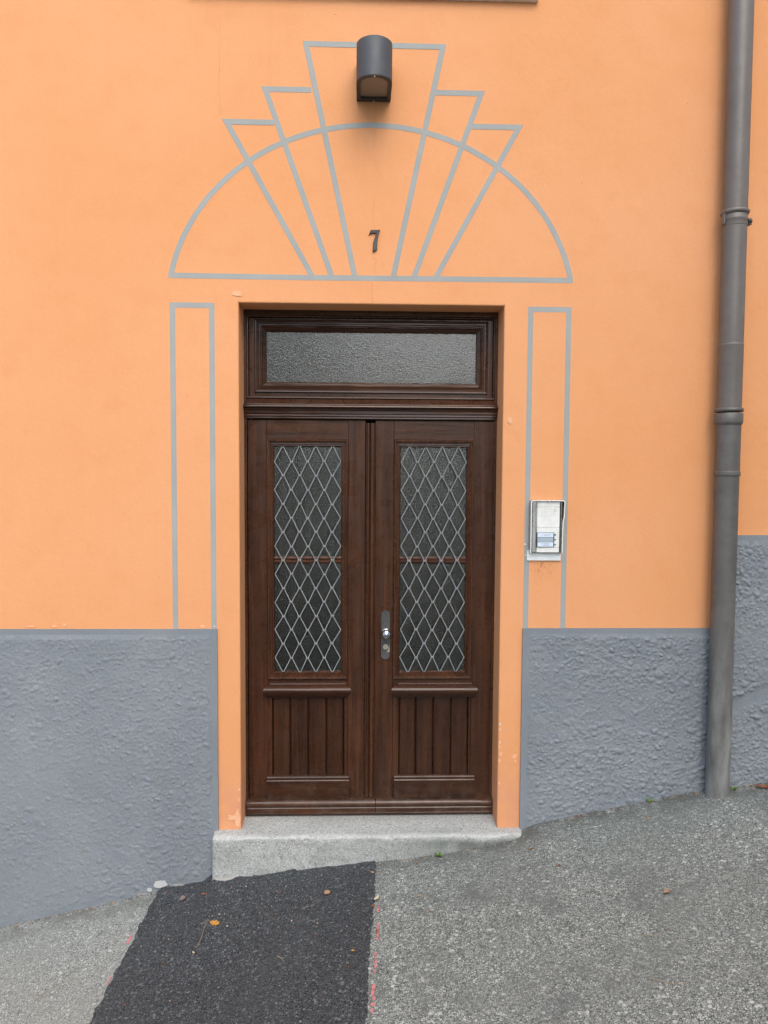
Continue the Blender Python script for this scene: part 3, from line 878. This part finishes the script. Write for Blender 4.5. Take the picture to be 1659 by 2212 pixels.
# ------------------------------------------------------------------ the granite doorstep
def step_mesh():
    nx, ns = 190, 60
    x0, x1 = -.752, .742
    path = []                                          # section: back of tread, over the nosing, down the riser
    for k in range(26): path.append((.24 - (.24 + .052) * k / 25, 0.0))
    for k in range(1, 9):
        a = pi / 2 * k / 8; path.append((-.052 - .020 * math.sin(a), -.020 + .020 * math.cos(a)))
    for k in range(1, 27): path.append((-.072, -.020 - .40 * k / 26))
    ns = len(path)
    xs_ = np.linspace(x0, x1, nx)
    S, Xg = np.meshgrid(np.arange(ns), xs_, indexing='ij')
    Yg = np.array([p[0] for p in path])[S]; Zg = np.array([p[1] for p in path])[S]
    wx = (vnoise(Xg * 9, Zg * 9 + Yg * 9, 50) - .5); wf = vnoise(Xg * 45, Zg * 45 + Yg * 45, 51) - .5
    front = np.clip((-.02 - Yg) / .05, 0, 1)
    Yg = Yg + (.014 * wx + .006 * wf + .003 * (vnoise(Xg * 120, Zg * 120 + Yg * 120, 52) - .5)) * front
    Zg = Zg + (.005 * wx + .0022 * wf) * (1 - .6 * front) * np.clip((.12 - Yg) / .1, 0, 1) - .010 * np.clip((.10 - Yg) / .17, 0, 1) * (1 - np.clip(-Zg / .02, 0, 1))
    # rounded ends
    e = np.minimum(Xg - x0, x1 - Xg)
    rr = np.where(Xg > 0, .045, .012)
    q = np.clip(1 - e / rr, 0, 1)
    Yg = Yg + front * rr * .8 * (1 - np.sqrt(np.clip(1 - q * q, 0, 1)))
    Zg = Zg - (1 - np.clip(-Zg / .05, 0, 1)) * .012 * q * q * np.clip((.0 - Yg) / .03 + .2, 0, 1)
    v = np.stack([Xg.ravel(), Yg.ravel(), Zg.ravel()], 1).tolist()
    idx = np.arange(nx * ns).reshape(ns, nx)
    f = np.stack([idx[:-1, :-1].ravel(), idx[1:, :-1].ravel(), idx[1:, 1:].ravel(), idx[:-1, 1:].ravel()], 1).tolist()
    for c in (0, nx - 1):                              # end caps: fan to the back foot
        b = len(v); v.append([v[int(idx[0, c])][0], .24, -.42])
        for k in range(ns - 1): f.append([int(idx[k, c]), int(idx[k + 1, c]), b])
    return mesh('doorstep', v, f)
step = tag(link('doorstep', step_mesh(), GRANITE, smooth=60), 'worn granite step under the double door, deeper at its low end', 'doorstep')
mv = [(-.748, -.088, -.222), (-.715, -.097, -.236), (-.66, -.104, -.226), (-.60, -.097, -.212), (-.54, -.090, -.202), (-.52, -.074, -.192), (-.60, -.074, -.196), (-.70, -.074, -.203), (-.75, -.074, -.210)]
bm = bmesh.new()
tv = [bm.verts.new(p) for p in mv]; lv = [bm.verts.new((p[0] * 1.004, p[1] + (.0 if i > 4 else -.012), p[2] - .06)) for i, p in enumerate(mv)]
bm.faces.new(tv); bm.faces.new(lv[::-1])
for i in range(len(mv)): bm.faces.new([tv[i], lv[i], lv[(i + 1) % len(mv)], tv[(i + 1) % len(mv)]])
bmesh.ops.triangulate(bm, faces=bm.faces[:]); bmesh.ops.recalc_face_normals(bm, faces=bm.faces[:])
bmesh.ops.subdivide_edges(bm, edges=bm.edges[:], cuts=3, use_grid_fill=True)
for v in bm.verts: v.co += Vector((rng.uniform(-1, 1), rng.uniform(-1, .4), rng.uniform(-1, 1))) * .0022
me = bpy.data.meshes.new('mortar_fillet'); bm.to_mesh(me); bm.free()
step_m = link('mortar_fillet', me, MORTAR, step)

# ------------------------------------------------------------------ wall lamp
lamp = empty('wall_lamp', (.002, 0, 3.434))
tag(lamp, 'charcoal half-round downlight fixed to the wall above the door', 'lamp')
LXc, LW2, LS, LZ0, LZ1 = .002, .0785, .165, 3.436, 3.606
def dshape(inset, n=24, y_wall=0.001):
    w = LW2 - inset
    pts = [(LXc - w, y_wall if not inset else -.030), (LXc - w, -LS)]
    pts += [(LXc - w * cos(pi * k / n), -LS - (LW2 - inset) * math.sin(pi * k / n)) for k in range(1, n)]
    pts += [(LXc + w, -LS), (LXc + w, y_wall if not inset else -.030)]
    return pts
def loft_d(name, rings, m, parent, cap0=True, cap1=True, smooth=35):
    n = len(rings[0][0]); v = []; f = []
    for pts, z in rings: v += [(x, y, z) for x, y in pts]
    for i in range(len(rings) - 1):
        for k in range(n): f.append([i * n + k, i * n + (k + 1) % n, (i + 1) * n + (k + 1) % n, (i + 1) * n + k])
    if cap0: f.append(list(range(n)))
    if cap1: f.append(list(range((len(rings) - 1) * n, len(rings) * n)))
    return link(name, mesh(name, v, f), m, parent, smooth)
o0 = dshape(0)
def shrink(pts, d):
    return [(LXc + (x - LXc) * (1 - d / LW2), y + (d if y < -.01 else 0)) for x, y in pts]
loft_d('lamp_body', [(o0, LZ0 + .004), (o0, LZ1 - .004), (shrink(o0, .003), LZ1 - .001), (shrink(o0, .006), LZ1)], LAMP, lamp, False, True)
inner = dshape(.019)
loft_d('lamp_rim', [(shrink(o0, .001), LZ0 + .006), (shrink(o0, .001), LZ0), (inner, LZ0), (inner, LZ0 + .012)], LAMP_RIM, lamp, False, False)
def flat_glass():
    t = NT('lamp_glass', .25); t.b.inputs['Transmission Weight'].default_value = .35
    t.b.inputs['Base Color'].default_value = (.36, .31, .25, 1)
    return t.done(None, t.bump(t.noise(60), .001, .4))
loft_d('lamp_glass', [(shrink(inner, -.001), LZ0 + .009), (shrink(inner, -.001), LZ0 + .012)], flat_glass(), lamp)
loft_d('reflector', [(inner, LZ0 + .016), (dshape(.034), LZ1 - .02)], mat_plain('lamp_reflector', (.62, .52, .40), .5, .0), lamp, False, True)
link('bulb_tube', tube_me('bulb_tube', [(LXc - .035, -.11, LZ0 + .06), (LXc - .03, -.11, LZ0 + .06), (LXc + .045, -.11, LZ0 + .06)], .011, .011, 12), mat_plain('bulb_glass', (.5, .42, .32), .3), lamp, 60)
for sx, sy, r in ((0, -.012, .0046), (-.058, -.035, .003), (.058, -.035, .003), (0, -.2365, .0035)):
    v_ = lathe('screw', [(r, 0), (r * .95, .002), (r * .3, .0035)], 'z', (LXc + sx, sy, LZ0 - .0036), BRASS if sx == 0 else LAMP_RIM, lamp, 12)

# ------------------------------------------------------------------ house number
seven = [(-.018, 2.831), (-.0085, 2.854), (.035, 2.856), (.030, 2.841), (.0255, 2.822), (.0225, 2.801), (.0215, 2.765), (.001, 2.7525), (.0015, 2.775), (.0025, 2.796), (.0068, 2.811), (.0115, 2.824), (.0178, 2.8395), (-.006, 2.8395), (-.0105, 2.8375)]
num = prism_y('house_number', seven, -.009, .001, IRON, None, bev=.0018)
tag(num, 'hammered black iron numeral 7 on the wall inside the painted fan', 'house number')

# ------------------------------------------------------------------ intercom
ic = empty('intercom', (.83, 0, 1.31))
tag(ic, 'white intercom panel with name cards under a rounded metal hood', 'intercom')
box('back_board', .7475, .9105, -.010, .001, 1.311, 1.36, WHITE2, ic, .001)
box('housing', .757, .9100, -.026, .000, 1.349, 1.598, SILVER, ic, .003, 2)
def rrect(x0, x1, z0, z1, r, k=6):
    pts = []
    for cx, cz, a0 in ((x1 - r, z1 - r, 0), (x0 + r, z1 - r, pi / 2)):
        pts += [(cx + r * cos(a0 + pi / 2 * i / k), cz + r * sin(a0 + pi / 2 * i / k)) for i in range(k + 1)]
    return pts
hood = [(.9075, 1.350), (.9085, 1.46), (.9105, 1.505), (.9145, 1.520)] + rrect(.7575, .9165, 1.35, 1.600, .008) + [(.7575, 1.350)]
ribbon('hood_rim', hood, .0032, -.042, -.002, SILVER, ic)
hood2 = [(x, z) for x, z in hood]
ribbon('hood_edge', hood2, .0044, -.0435, -.0415, WHITE, ic)
n = 14
cv = [(.774 - .013 * cos(pi * k / n), -.026 - .012 * sin(pi * k / n)) for k in range(n + 1)]
v = [(x, y, z) for z in (1.356, 1.592) for x, y in cv]; m_ = len(cv)
link('chrome_column', mesh('chrome_column', v, [[i, i + 1, m_ + i + 1, m_ + i] for i in range(m_ - 1)] + [list(range(m_)), list(range(m_, 2 * m_))]), mat_metal('bright_steel', (.70, .71, .70), (.78, .79, .78), .28, .9), ic, 50)
box('side_groove', .8965, .9015, -.0275, -.020, 1.354, 1.592, BLACK, ic, .001)
for z0, z1 in ((1.5695, 1.5935), (1.4725, 1.5680), (1.3775, 1.4715), (1.3530, 1.3760)):
    box('module', .7885, .8955, -.033, -.020, z0, z1, WHITE, ic, .0012)
HOLE = box_me('speaker_hole', -.0010, .0010, -.0004, .0004, -.0010, .0010, 0)
HOLE.materials.append(mat_plain('hole_shadow', (.35, .36, .34), .8))
for i in range(12):
    for j in range(7):
        o = link('speaker_hole', HOLE, None, ic)
        o.location = (.7955 + i * .0062, -.0331, 1.5225 + j * .0066)
        o.matrix_parent_inverse = WORLD_OF(ic).inverted()
box('card_frame', .7875, .8705, -.0365, -.030, 1.3785, 1.4485, BLACK, ic, .001)
for z0, z1, m in ((1.4262, 1.4465, PAPER), (1.4035, 1.4245, PAPER2), (1.3805, 1.4020, PAPER)):
    box('name_card', .7900, .8660, -.0385, -.036, z0, z1, m, ic, .0006)
for zc in (1.437, 1.4135, 1.3905):
    lathe('call_button', [(.0036, 0), (.0036, .0022), (.002, .003)], '-y', (.8755, -.0328, zc), BLACK, ic, 12)
def print_text(s, x, z, size, m):
    cu = bpy.data.curves.new('printed_text', 'FONT'); cu.body = s; cu.size = size; cu.align_x = 'CENTER'
    tmp = bpy.data.objects.new('printed_text', cu); col.objects.link(tmp)
    bpy.context.view_layer.update()
    me = bpy.data.meshes.new_from_object(tmp.evaluated_get(bpy.context.evaluated_depsgraph_get()))
    bpy.data.objects.remove(tmp); bpy.data.curves.remove(cu)
    me.transform(Matrix.Translation((x, -.0388, z)) @ Matrix.Rotation(pi / 2, 4, 'X'))
    me.name = 'printed_text'; me.materials.clear()
    link('printed_text', me, m, ic)
print_text('L. E. MPSUCINI', .828, 1.4345, .0068, INK)
print_text('N. GIORNELLA', .828, 1.3935, .0062, INK)
print_text('A. SEDIVSKA', .828, 1.3855, .0062, INK)
for k, pts in enumerate([[(.876, 1.561), (.8705, 1.561), (.870, 1.556), (.8755, 1.5545)], [(.8695, 1.5475), (.872, 1.5505), (.8755, 1.549), (.873, 1.546)], [(.870, 1.541), (.871, 1.5375), (.8735, 1.5365), (.8755, 1.534)]]):
    ribbon('printed_icon', pts, .0011, -.0336, -.0325, INK, ic)
lathe('indicator_light', [(.0016, 0), (.0014, .0008)], '-y', (.873, -.0328, 1.5265), BLACK, ic, 10)

# ------------------------------------------------------------------ drainpipe
pipe = empty('drainpipe', (1.677, -.076, .15))
tag(pipe, 'taupe metal drainpipe on a grey cast-iron foot, running down to the pavement', 'drainpipe')
def pseg(name, z0, z1, r0, r1, m, extra=None, smooth=40):
    cx = lambda z: 1.6770 - .0058 * (z - .2) / 3.7
    n = 40; prof = extra or [(r0, z0), (r1, z1)]
    v, f = [], []
    for r, z in prof:
        for k in range(n):
            a = 2 * pi * k / n; v.append((cx(z) + r * cos(a), -.076 + r * sin(a), z))
    for i in range(len(prof) - 1):
        for k in range(n): f.append([i * n + k, i * n + (k + 1) % n, (i + 1) * n + (k + 1) % n, (i + 1) * n + k])
    f += [list(range(n)), list(range((len(prof) - 1) * n, len(prof) * n))]
    return link(name, mesh(name, v, f), m, pipe, smooth)
pseg('pipe_section', 2.925, 7.0, .0545, .0545, PIPE_UP)
def torus_prof(z, r, a, n=10): return [(r + a * math.sin(pi * k / n) , z + a * 1.05 * math.cos(pi * k / n)) for k in range(n + 1)]
pseg('joint_ring', 0, 0, 0, 0, PIPE_UP, torus_prof(2.935, .0535, .0105))
pseg('clamp_band', 0, 0, 0, 0, PIPE_UP, [(.0550, 2.872), (.0560, 2.873), (.0562, 2.895), (.0580, 2.898), (.0580, 2.905), (.0562, 2.909), (.0562, 2.922), (.055, 2.924)])
box('clamp_lug', 1.7300, 1.7450, -.096, -.070, 2.878, 2.908, PIPE_UP, pipe, .002)
box('clamp_lug', 1.6110, 1.6190, -.100, -.074, 2.878, 2.928, PIPE_UP, pipe, .002)
lathe('clamp_bolt', [(.0075, 0), (.0075, .005), (.004, .007)], '-y', (1.7375, -.096, 2.893), IRON, pipe, 6, 20)
box('wall_bracket', 1.663, 1.683, -.04, .01, 2.885, 2.905, IRON, pipe, .002)
pseg('pipe_section', 2.330, 2.874, .0545, .0545, PIPE_UP)
pseg('pipe_section', 0, 0, 0, 0, PIPE_UP, [(.0555, 2.02), (.0555, 2.326), (.0562, 2.329), (.0562, 2.333), (.054, 2.336)])
pseg('joint_ring', 0, 0, 0, 0, PIPE_LOW, torus_prof(2.030, .056, .0095))
pseg('socket_collar', 0, 0, 0, 0, PIPE_LOW, [(.054, 1.955), (.0575, 1.962), (.062, 1.968), (.063, 1.972), (.063, 2.012), (.061, 2.015), (.053, 2.015)])
pseg('pipe_section', 0, 0, 0, 0, PIPE_LOW, [(.0555, 1.735), (.0555, 1.965)])
pseg('joint_ring', 0, 0, 0, 0, PIPE_LOW, [(.054, 1.722), (.0585, 1.724), (.0595, 1.730), (.0585, 1.742), (.0555, 1.745)])
pseg('pipe_section', 0, 0, 0, 0, PIPE_LOW, [(.0545, .05), (.0545, .6), (.0540, 1.2), (.0545, 1.726)])

# ------------------------------------------------------------------ fallen leaves, weeds, grit
def leaf_me(name, length, width, curl, seed, ragged=0.0, lobes=0):
    r = random.Random(seed); n = 12
    v, f = [], []
    for i in range(n + 1):
        t = i / n; y = (t - .5) * length
        w = width * .5 * (math.sin(pi * t ** .85) ** .8 if 0 < t < 1 else .02)
        if lobes: w *= .55 + .45 * abs(math.sin(lobes * pi * t))
        w2 = w * (1 - ragged * r.random()); w1 = w * (1 - ragged * r.random())
        zc = curl * (4 * (t - .5) ** 2) * length * .25
        v += [(-w1, y, zc + curl * w1 * .7), (-w1 * .5, y, zc + curl * w1 * .15), (0, y, zc - .0006), (w2 * .5, y, zc + curl * w2 * .15), (w2, y, zc + curl * w2 * .7)]
    for i in range(n):
        for k in range(4): f.append([5 * i + k, 5 * i + k + 1, 5 * i + k + 6, 5 * i + k + 5])
    b = len(v); v += [(0.0008, length * .5, curl * length * .25), (-.0008, length * .5, curl * length * .25), (0.002, length * .68, curl * length * .12)]; f.append([b, b + 1, b + 2])
    me = mesh(name, v, f)
    for p in me.polygons: p.use_smooth = True
    return me

def mat_leaf(name, c1, c2):
    t = NT(name, .65, spec=.3)
    c = t.mix(t.rng(t.noise(70, 4, .6), .35, .65), c1, c2)
    return t.done(c, t.bump(t.noise(160, 3), .001, .6))
LV = [mat_leaf('tan_leaf', (.42, .27, .17), (.33, .19, .11)), mat_leaf('grey_brown_leaf', (.25, .20, .18), (.20, .14, .12)), mat_leaf('ochre_leaf', (.52, .27, .06), (.42, .20, .05)),
      mat_leaf('pale_leaf', (.60, .52, .38), (.52, .42, .28)), mat_leaf('rust_leaf', (.23, .09, .04), (.16, .06, .03)), mat_leaf('red_leaf', (.20, .06, .035), (.13, .04, .03))]
LEAVES = [  # x, y, length, width, curl, angle, material, label
    (-.876, -.140, .050, .030, .25, 10, 1, 'grey brown oval leaf on the dark patch near the plinth'),
    (-.680, -.392, .052, .036, .12, 60, 2, 'ochre torn leaf in the middle of the dark patch'),
    (-.194, -.300, .040, .030, .45, 25, 0, 'tan curled leaf on the dark patch below the step'),
    (.026, -.405, .050, .020, .6, -22, 3, 'pale curled leaf lying across the cut edge of the dark patch'),
    (-.772, -.165, .026, .016, .5, 80, 4, 'small rust brown scrap beside the grey brown leaf'),
    (1.162, -.750, .048, .022, .4, -35, 0, 'brown pointed leaf alone on the grey asphalt'),
    (.822, -.416, .022, .014, .5, 40, 4, 'small brown leaf scrap out on the asphalt right of the step'),
    (.215, -.430, .022, .013, .5, -60, 2, 'small yellowish scrap on asphalt below the weed'),
    (.221, -.140, .018, .014, .4, 15, 4, 'tiny brown scrap against the foot of the step'),
    (1.905, -.075, .075, .028, .8, 70, 4, 'crumpled brown leaf at the wall beyond the drainpipe'),
    (1.30, -.19, .022, .012, .5, 20, 2, 'tiny tan scrap close to the plinth beside a weed'),
    (-.972, -.058, .026, .014, .4, 140, 4, 'rust scrap in the patch corner under the plinth'),
    (.010, -.455, .022, .012, .6, 120, 4, 'dark brown scrap touching the pale curled leaf'),
    (.012, -.185, .024, .014, .5, 55, 0, 'tan scrap where the patch edge meets the step'),
    (-.735, -.560, .020, .010, .3, 30, 3, 'pale sliver low on the dark patch'),
    (.022, -.640, .020, .014, .6, 10, 4, 'brown crumpled scrap on a pink paint mark'),
    (-.075, -.735, .016, .011, .2, 70, 2, 'pale yellow fleck near the patch edge'),
    (.745, -.215, .030, .010, .6, 85, 4, 'dry brown sliver at the lower end of the step'),
    (.235, -.560, .016, .012, .4, 5, 0, 'light brown fleck on the bare asphalt'),
]
for i, (x, y, ln, wd, cu, an, mi, lab) in enumerate(LEAVES):
    me = leaf_me('fallen_leaf', ln, wd, cu, 200 + i, .35 if ln < .03 else .06, 3 if i == 1 else 0)
    o = link('fallen_leaf', me, LV[mi])
    o.location = (x, y, float(ground_z(x, y)) + (.0105 if -1.05 < x < .03 else .004))
    o.rotation_euler = (radians(-4), -math.atan(.19), radians(an))
    tag(o, lab, 'leaf', 'fallen leaves')

TWIG = mat_leaf('dry_stalk', (.36, .29, .20), (.28, .21, .14))
for i, (x, y, ln, an, lab) in enumerate([(-.72, -.45, .16, 62, 'thin dry stalk beside the ochre leaf'), (1.50, -.46, .11, 80, 'bent dry stalk on asphalt below the drainpipe'), (-1.27, -.60, .16, 40, 'dry stalk on the pale pavement'),
                                         (-.36, -.70, .05, -30, 'short curved stalk in the dark patch centre'), (.98, -1.22, .12, -12, 'dry stalk on asphalt near the bottom edge'), (1.02, -.98, .07, -20, 'short stalk on the coarse asphalt')]):
    r = random.Random(300 + i); pts = []
    for k in range(9):
        t = k / 8 - .5; c = cos(radians(an)); s = sin(radians(an)); bend = .18 * ln * math.sin(3 * t + i)
        px, py_ = x + ln * t * c - bend * s, y + ln * t * s + bend * c
        pts.append((px, py_, float(ground_z(px, py_)) + (.0105 if -1.05 < px < .03 else .003) + r.uniform(0, .002)))
    o = link('dry_stalk', tube_me('dry_stalk', pts, .0013, .0007), TWIG)
    tag(o, lab, 'stalk', 'dry stalks on the pavement')

GREEN = mat_leaf('weed_green', (.13, .26, .04), (.09, .19, .03))
def weed(x, y, size, nl, seed, lab):
    z = float(ground_z(x, y))
    w = empty('weed', (x, y, z)); tag(w, lab, 'weed', 'weeds in the pavement joints')
    r = random.Random(seed)
    for k in range(nl):
        ln = size * r.uniform(.6, 1.1)
        me = leaf_me('leaf', ln, ln * .42, .5, seed + k)
        me.transform(Matrix.Translation((0, ln * .5, 0)))
        az = 2 * pi * k / nl + r.uniform(-.4, .4); el = r.uniform(.35, 1.1)
        me.transform(Matrix.Translation((x, y, z + .002)) @ Matrix.Rotation(az, 4, 'Z') @ Matrix.Rotation(el, 4, 'X'))
        link('leaf', me, GREEN, w)
weed(.330, -.098, .030, 8, 400, 'small bright green weed at the foot of the step')
weed(1.358, -.034, .030, 6, 420, 'small green weed growing at the plinth base')
weed(1.766, -.060, .034, 4, 440, 'green weed tucked behind the foot of the drainpipe')

# loose grit and leaf crumbs, too small to tell apart
v, f, mi = [], [], []
r = random.Random(77)
for k in range(300):
    if r.random() < .55: x = r.uniform(-1.0, .0); y = -abs(r.gauss(0, .35)) - .12
    else: x = r.uniform(-1.6, 1.9); y = -r.uniform(.1, 1.4)
    if y > -.1: continue
    z = float(ground_z(x, y)) + (.009 if -1.03 + .055 * y < x < .04 + .058 * y else .0015)
    s = .0011 + .0026 * r.random() ** 3; a = r.uniform(0, pi); el = r.uniform(.3, 1)
    b = len(v)
    for q, (dx, dy) in enumerate(((-1, -1), (1, -1), (1, 1), (-1, 1))):
        ox, oy = dx * s, dy * s * el
        px, py_ = x + ox * cos(a) - oy * sin(a), y + ox * sin(a) + oy * cos(a)
        v.append((px, py_, z - .002)); 
    for q in range(4): v.append((v[b + q][0] * .8 + x * .2, v[b + q][1] * .8 + y * .2, z + s * .55))
    f += [[b, b + 1, b + 5, b + 4], [b + 1, b + 2, b + 6, b + 5], [b + 2, b + 3, b + 7, b + 6], [b + 3, b, b + 4, b + 7], [b + 4, b + 5, b + 6, b + 7]]
    mi += [r.choice((0, 0, 0, 1, 2, 2, 3))] * 5
for k in range(900):
    x = r.uniform(-1.75, 1.95)
    if -.76 < x < .75: yb = -.078
    else: yb = -.026
    y = yb - abs(r.gauss(0, .012)); z = float(ground_z(x, y)); s = .0018 + .0052 * r.random() ** 3; a = r.uniform(0, pi)
    if x > 1.6 and x < 1.73: continue
    b = len(v)
    for dx, dy in ((-1, -1), (1, -1), (1, 1), (-1, 1)):
        v.append((x + s * (dx * cos(a) - dy * .7 * sin(a)), y + s * (dx * sin(a) + dy * .7 * cos(a)), z - .003))
    for q in range(4): v.append((v[b + q][0] * .6 + x * .4 + r.uniform(-.3, .3) * s, v[b + q][1] * .6 + y * .4, z + s * r.uniform(.5, 1.0)))
    f += [[b, b + 1, b + 5, b + 4], [b + 1, b + 2, b + 6, b + 5], [b + 2, b + 3, b + 7, b + 6], [b + 3, b, b + 4, b + 7], [b + 4, b + 5, b + 6, b + 7]]
    mi += [r.choice((0, 4, 4, 4, 5, 5, 4, 1)) if r.random() < .97 else 2] * 5
me = bpy.data.meshes.new('grit'); me.from_pydata(v, [], f); me.update()
for m in (mat_plain('pale_grit', (.26, .255, .24), .8), LV[0], LV[4], LV[3], mat_plain('asphalt_crumb', (.13, .13, .125), .9), mat_plain('stone_crumb', (.30, .30, .28), .9)): me.materials.append(m)
for p, q in zip(me.polygons, mi): p.material_index = q
tag(link('grit', me), 'loose pale grit and leaf crumbs scattered on the pavement', 'grit', kind='stuff')

# ------------------------------------------------------------------ hedge and tree mirrored in the glass, unseen trees added to shade the wall
r = random.Random(91)
v, f = [], []
def clump(cx, cy, cz, rad, n):
    for _ in range(n):
        d = Vector((r.gauss(0, 1), r.gauss(0, 1), r.gauss(0, 1))).normalized() * rad * r.random() ** .4
        c = Vector((cx, cy, cz)) + d
        a = Vector((r.gauss(0, 1), r.gauss(0, 1), r.gauss(0, 1))).normalized(); b = a.cross(Vector((r.gauss(0, 1), r.gauss(0, 1), r.gauss(0, 1)))).normalized()
        s_ = r.uniform(.06, .13); k = len(v)
        v.extend([tuple(c - a * s_), tuple(c + b * s_ * .5), tuple(c + a * s_), tuple(c - b * s_ * .5)]); f.append([k, k + 1, k + 2, k + 3])
for k in range(150):                                    # the hedge
    x = -12 + 24 * k / 149
    clump(x + r.uniform(-.2, .2), -9 + r.uniform(-.3, .3), r.uniform(.2, 2.6) + .15 * x, .7, 70)
for tx, h, ty in ((-2.2, 6.5, -11), (4.4, 8.5, -6.5), (6.6, 10, -6.0), (9.0, 11, -5.5)):   # one tree behind it, three unseen ones added at right to block sky light
    for k in range(90):
        d = Vector((r.gauss(0, 1), r.gauss(0, 1), r.gauss(0, 1))).normalized() * r.random() ** .35
        clump(tx + d.x * 1.7, ty + d.y * 1.5, h * .62 + d.z * h * .4, .5, 55)
me = bpy.data.meshes.new('hedge_and_shade_trees'); me.from_pydata(v, [], f); me.update()
tag(link('hedge_and_shade_trees', me, mat_leaf('garden_foliage', (.11, .19, .035), (.06, .115, .025))), 'green hedge and tree mirrored in the door glass, with unseen trees added to shade the wall', 'trees', kind='stuff')
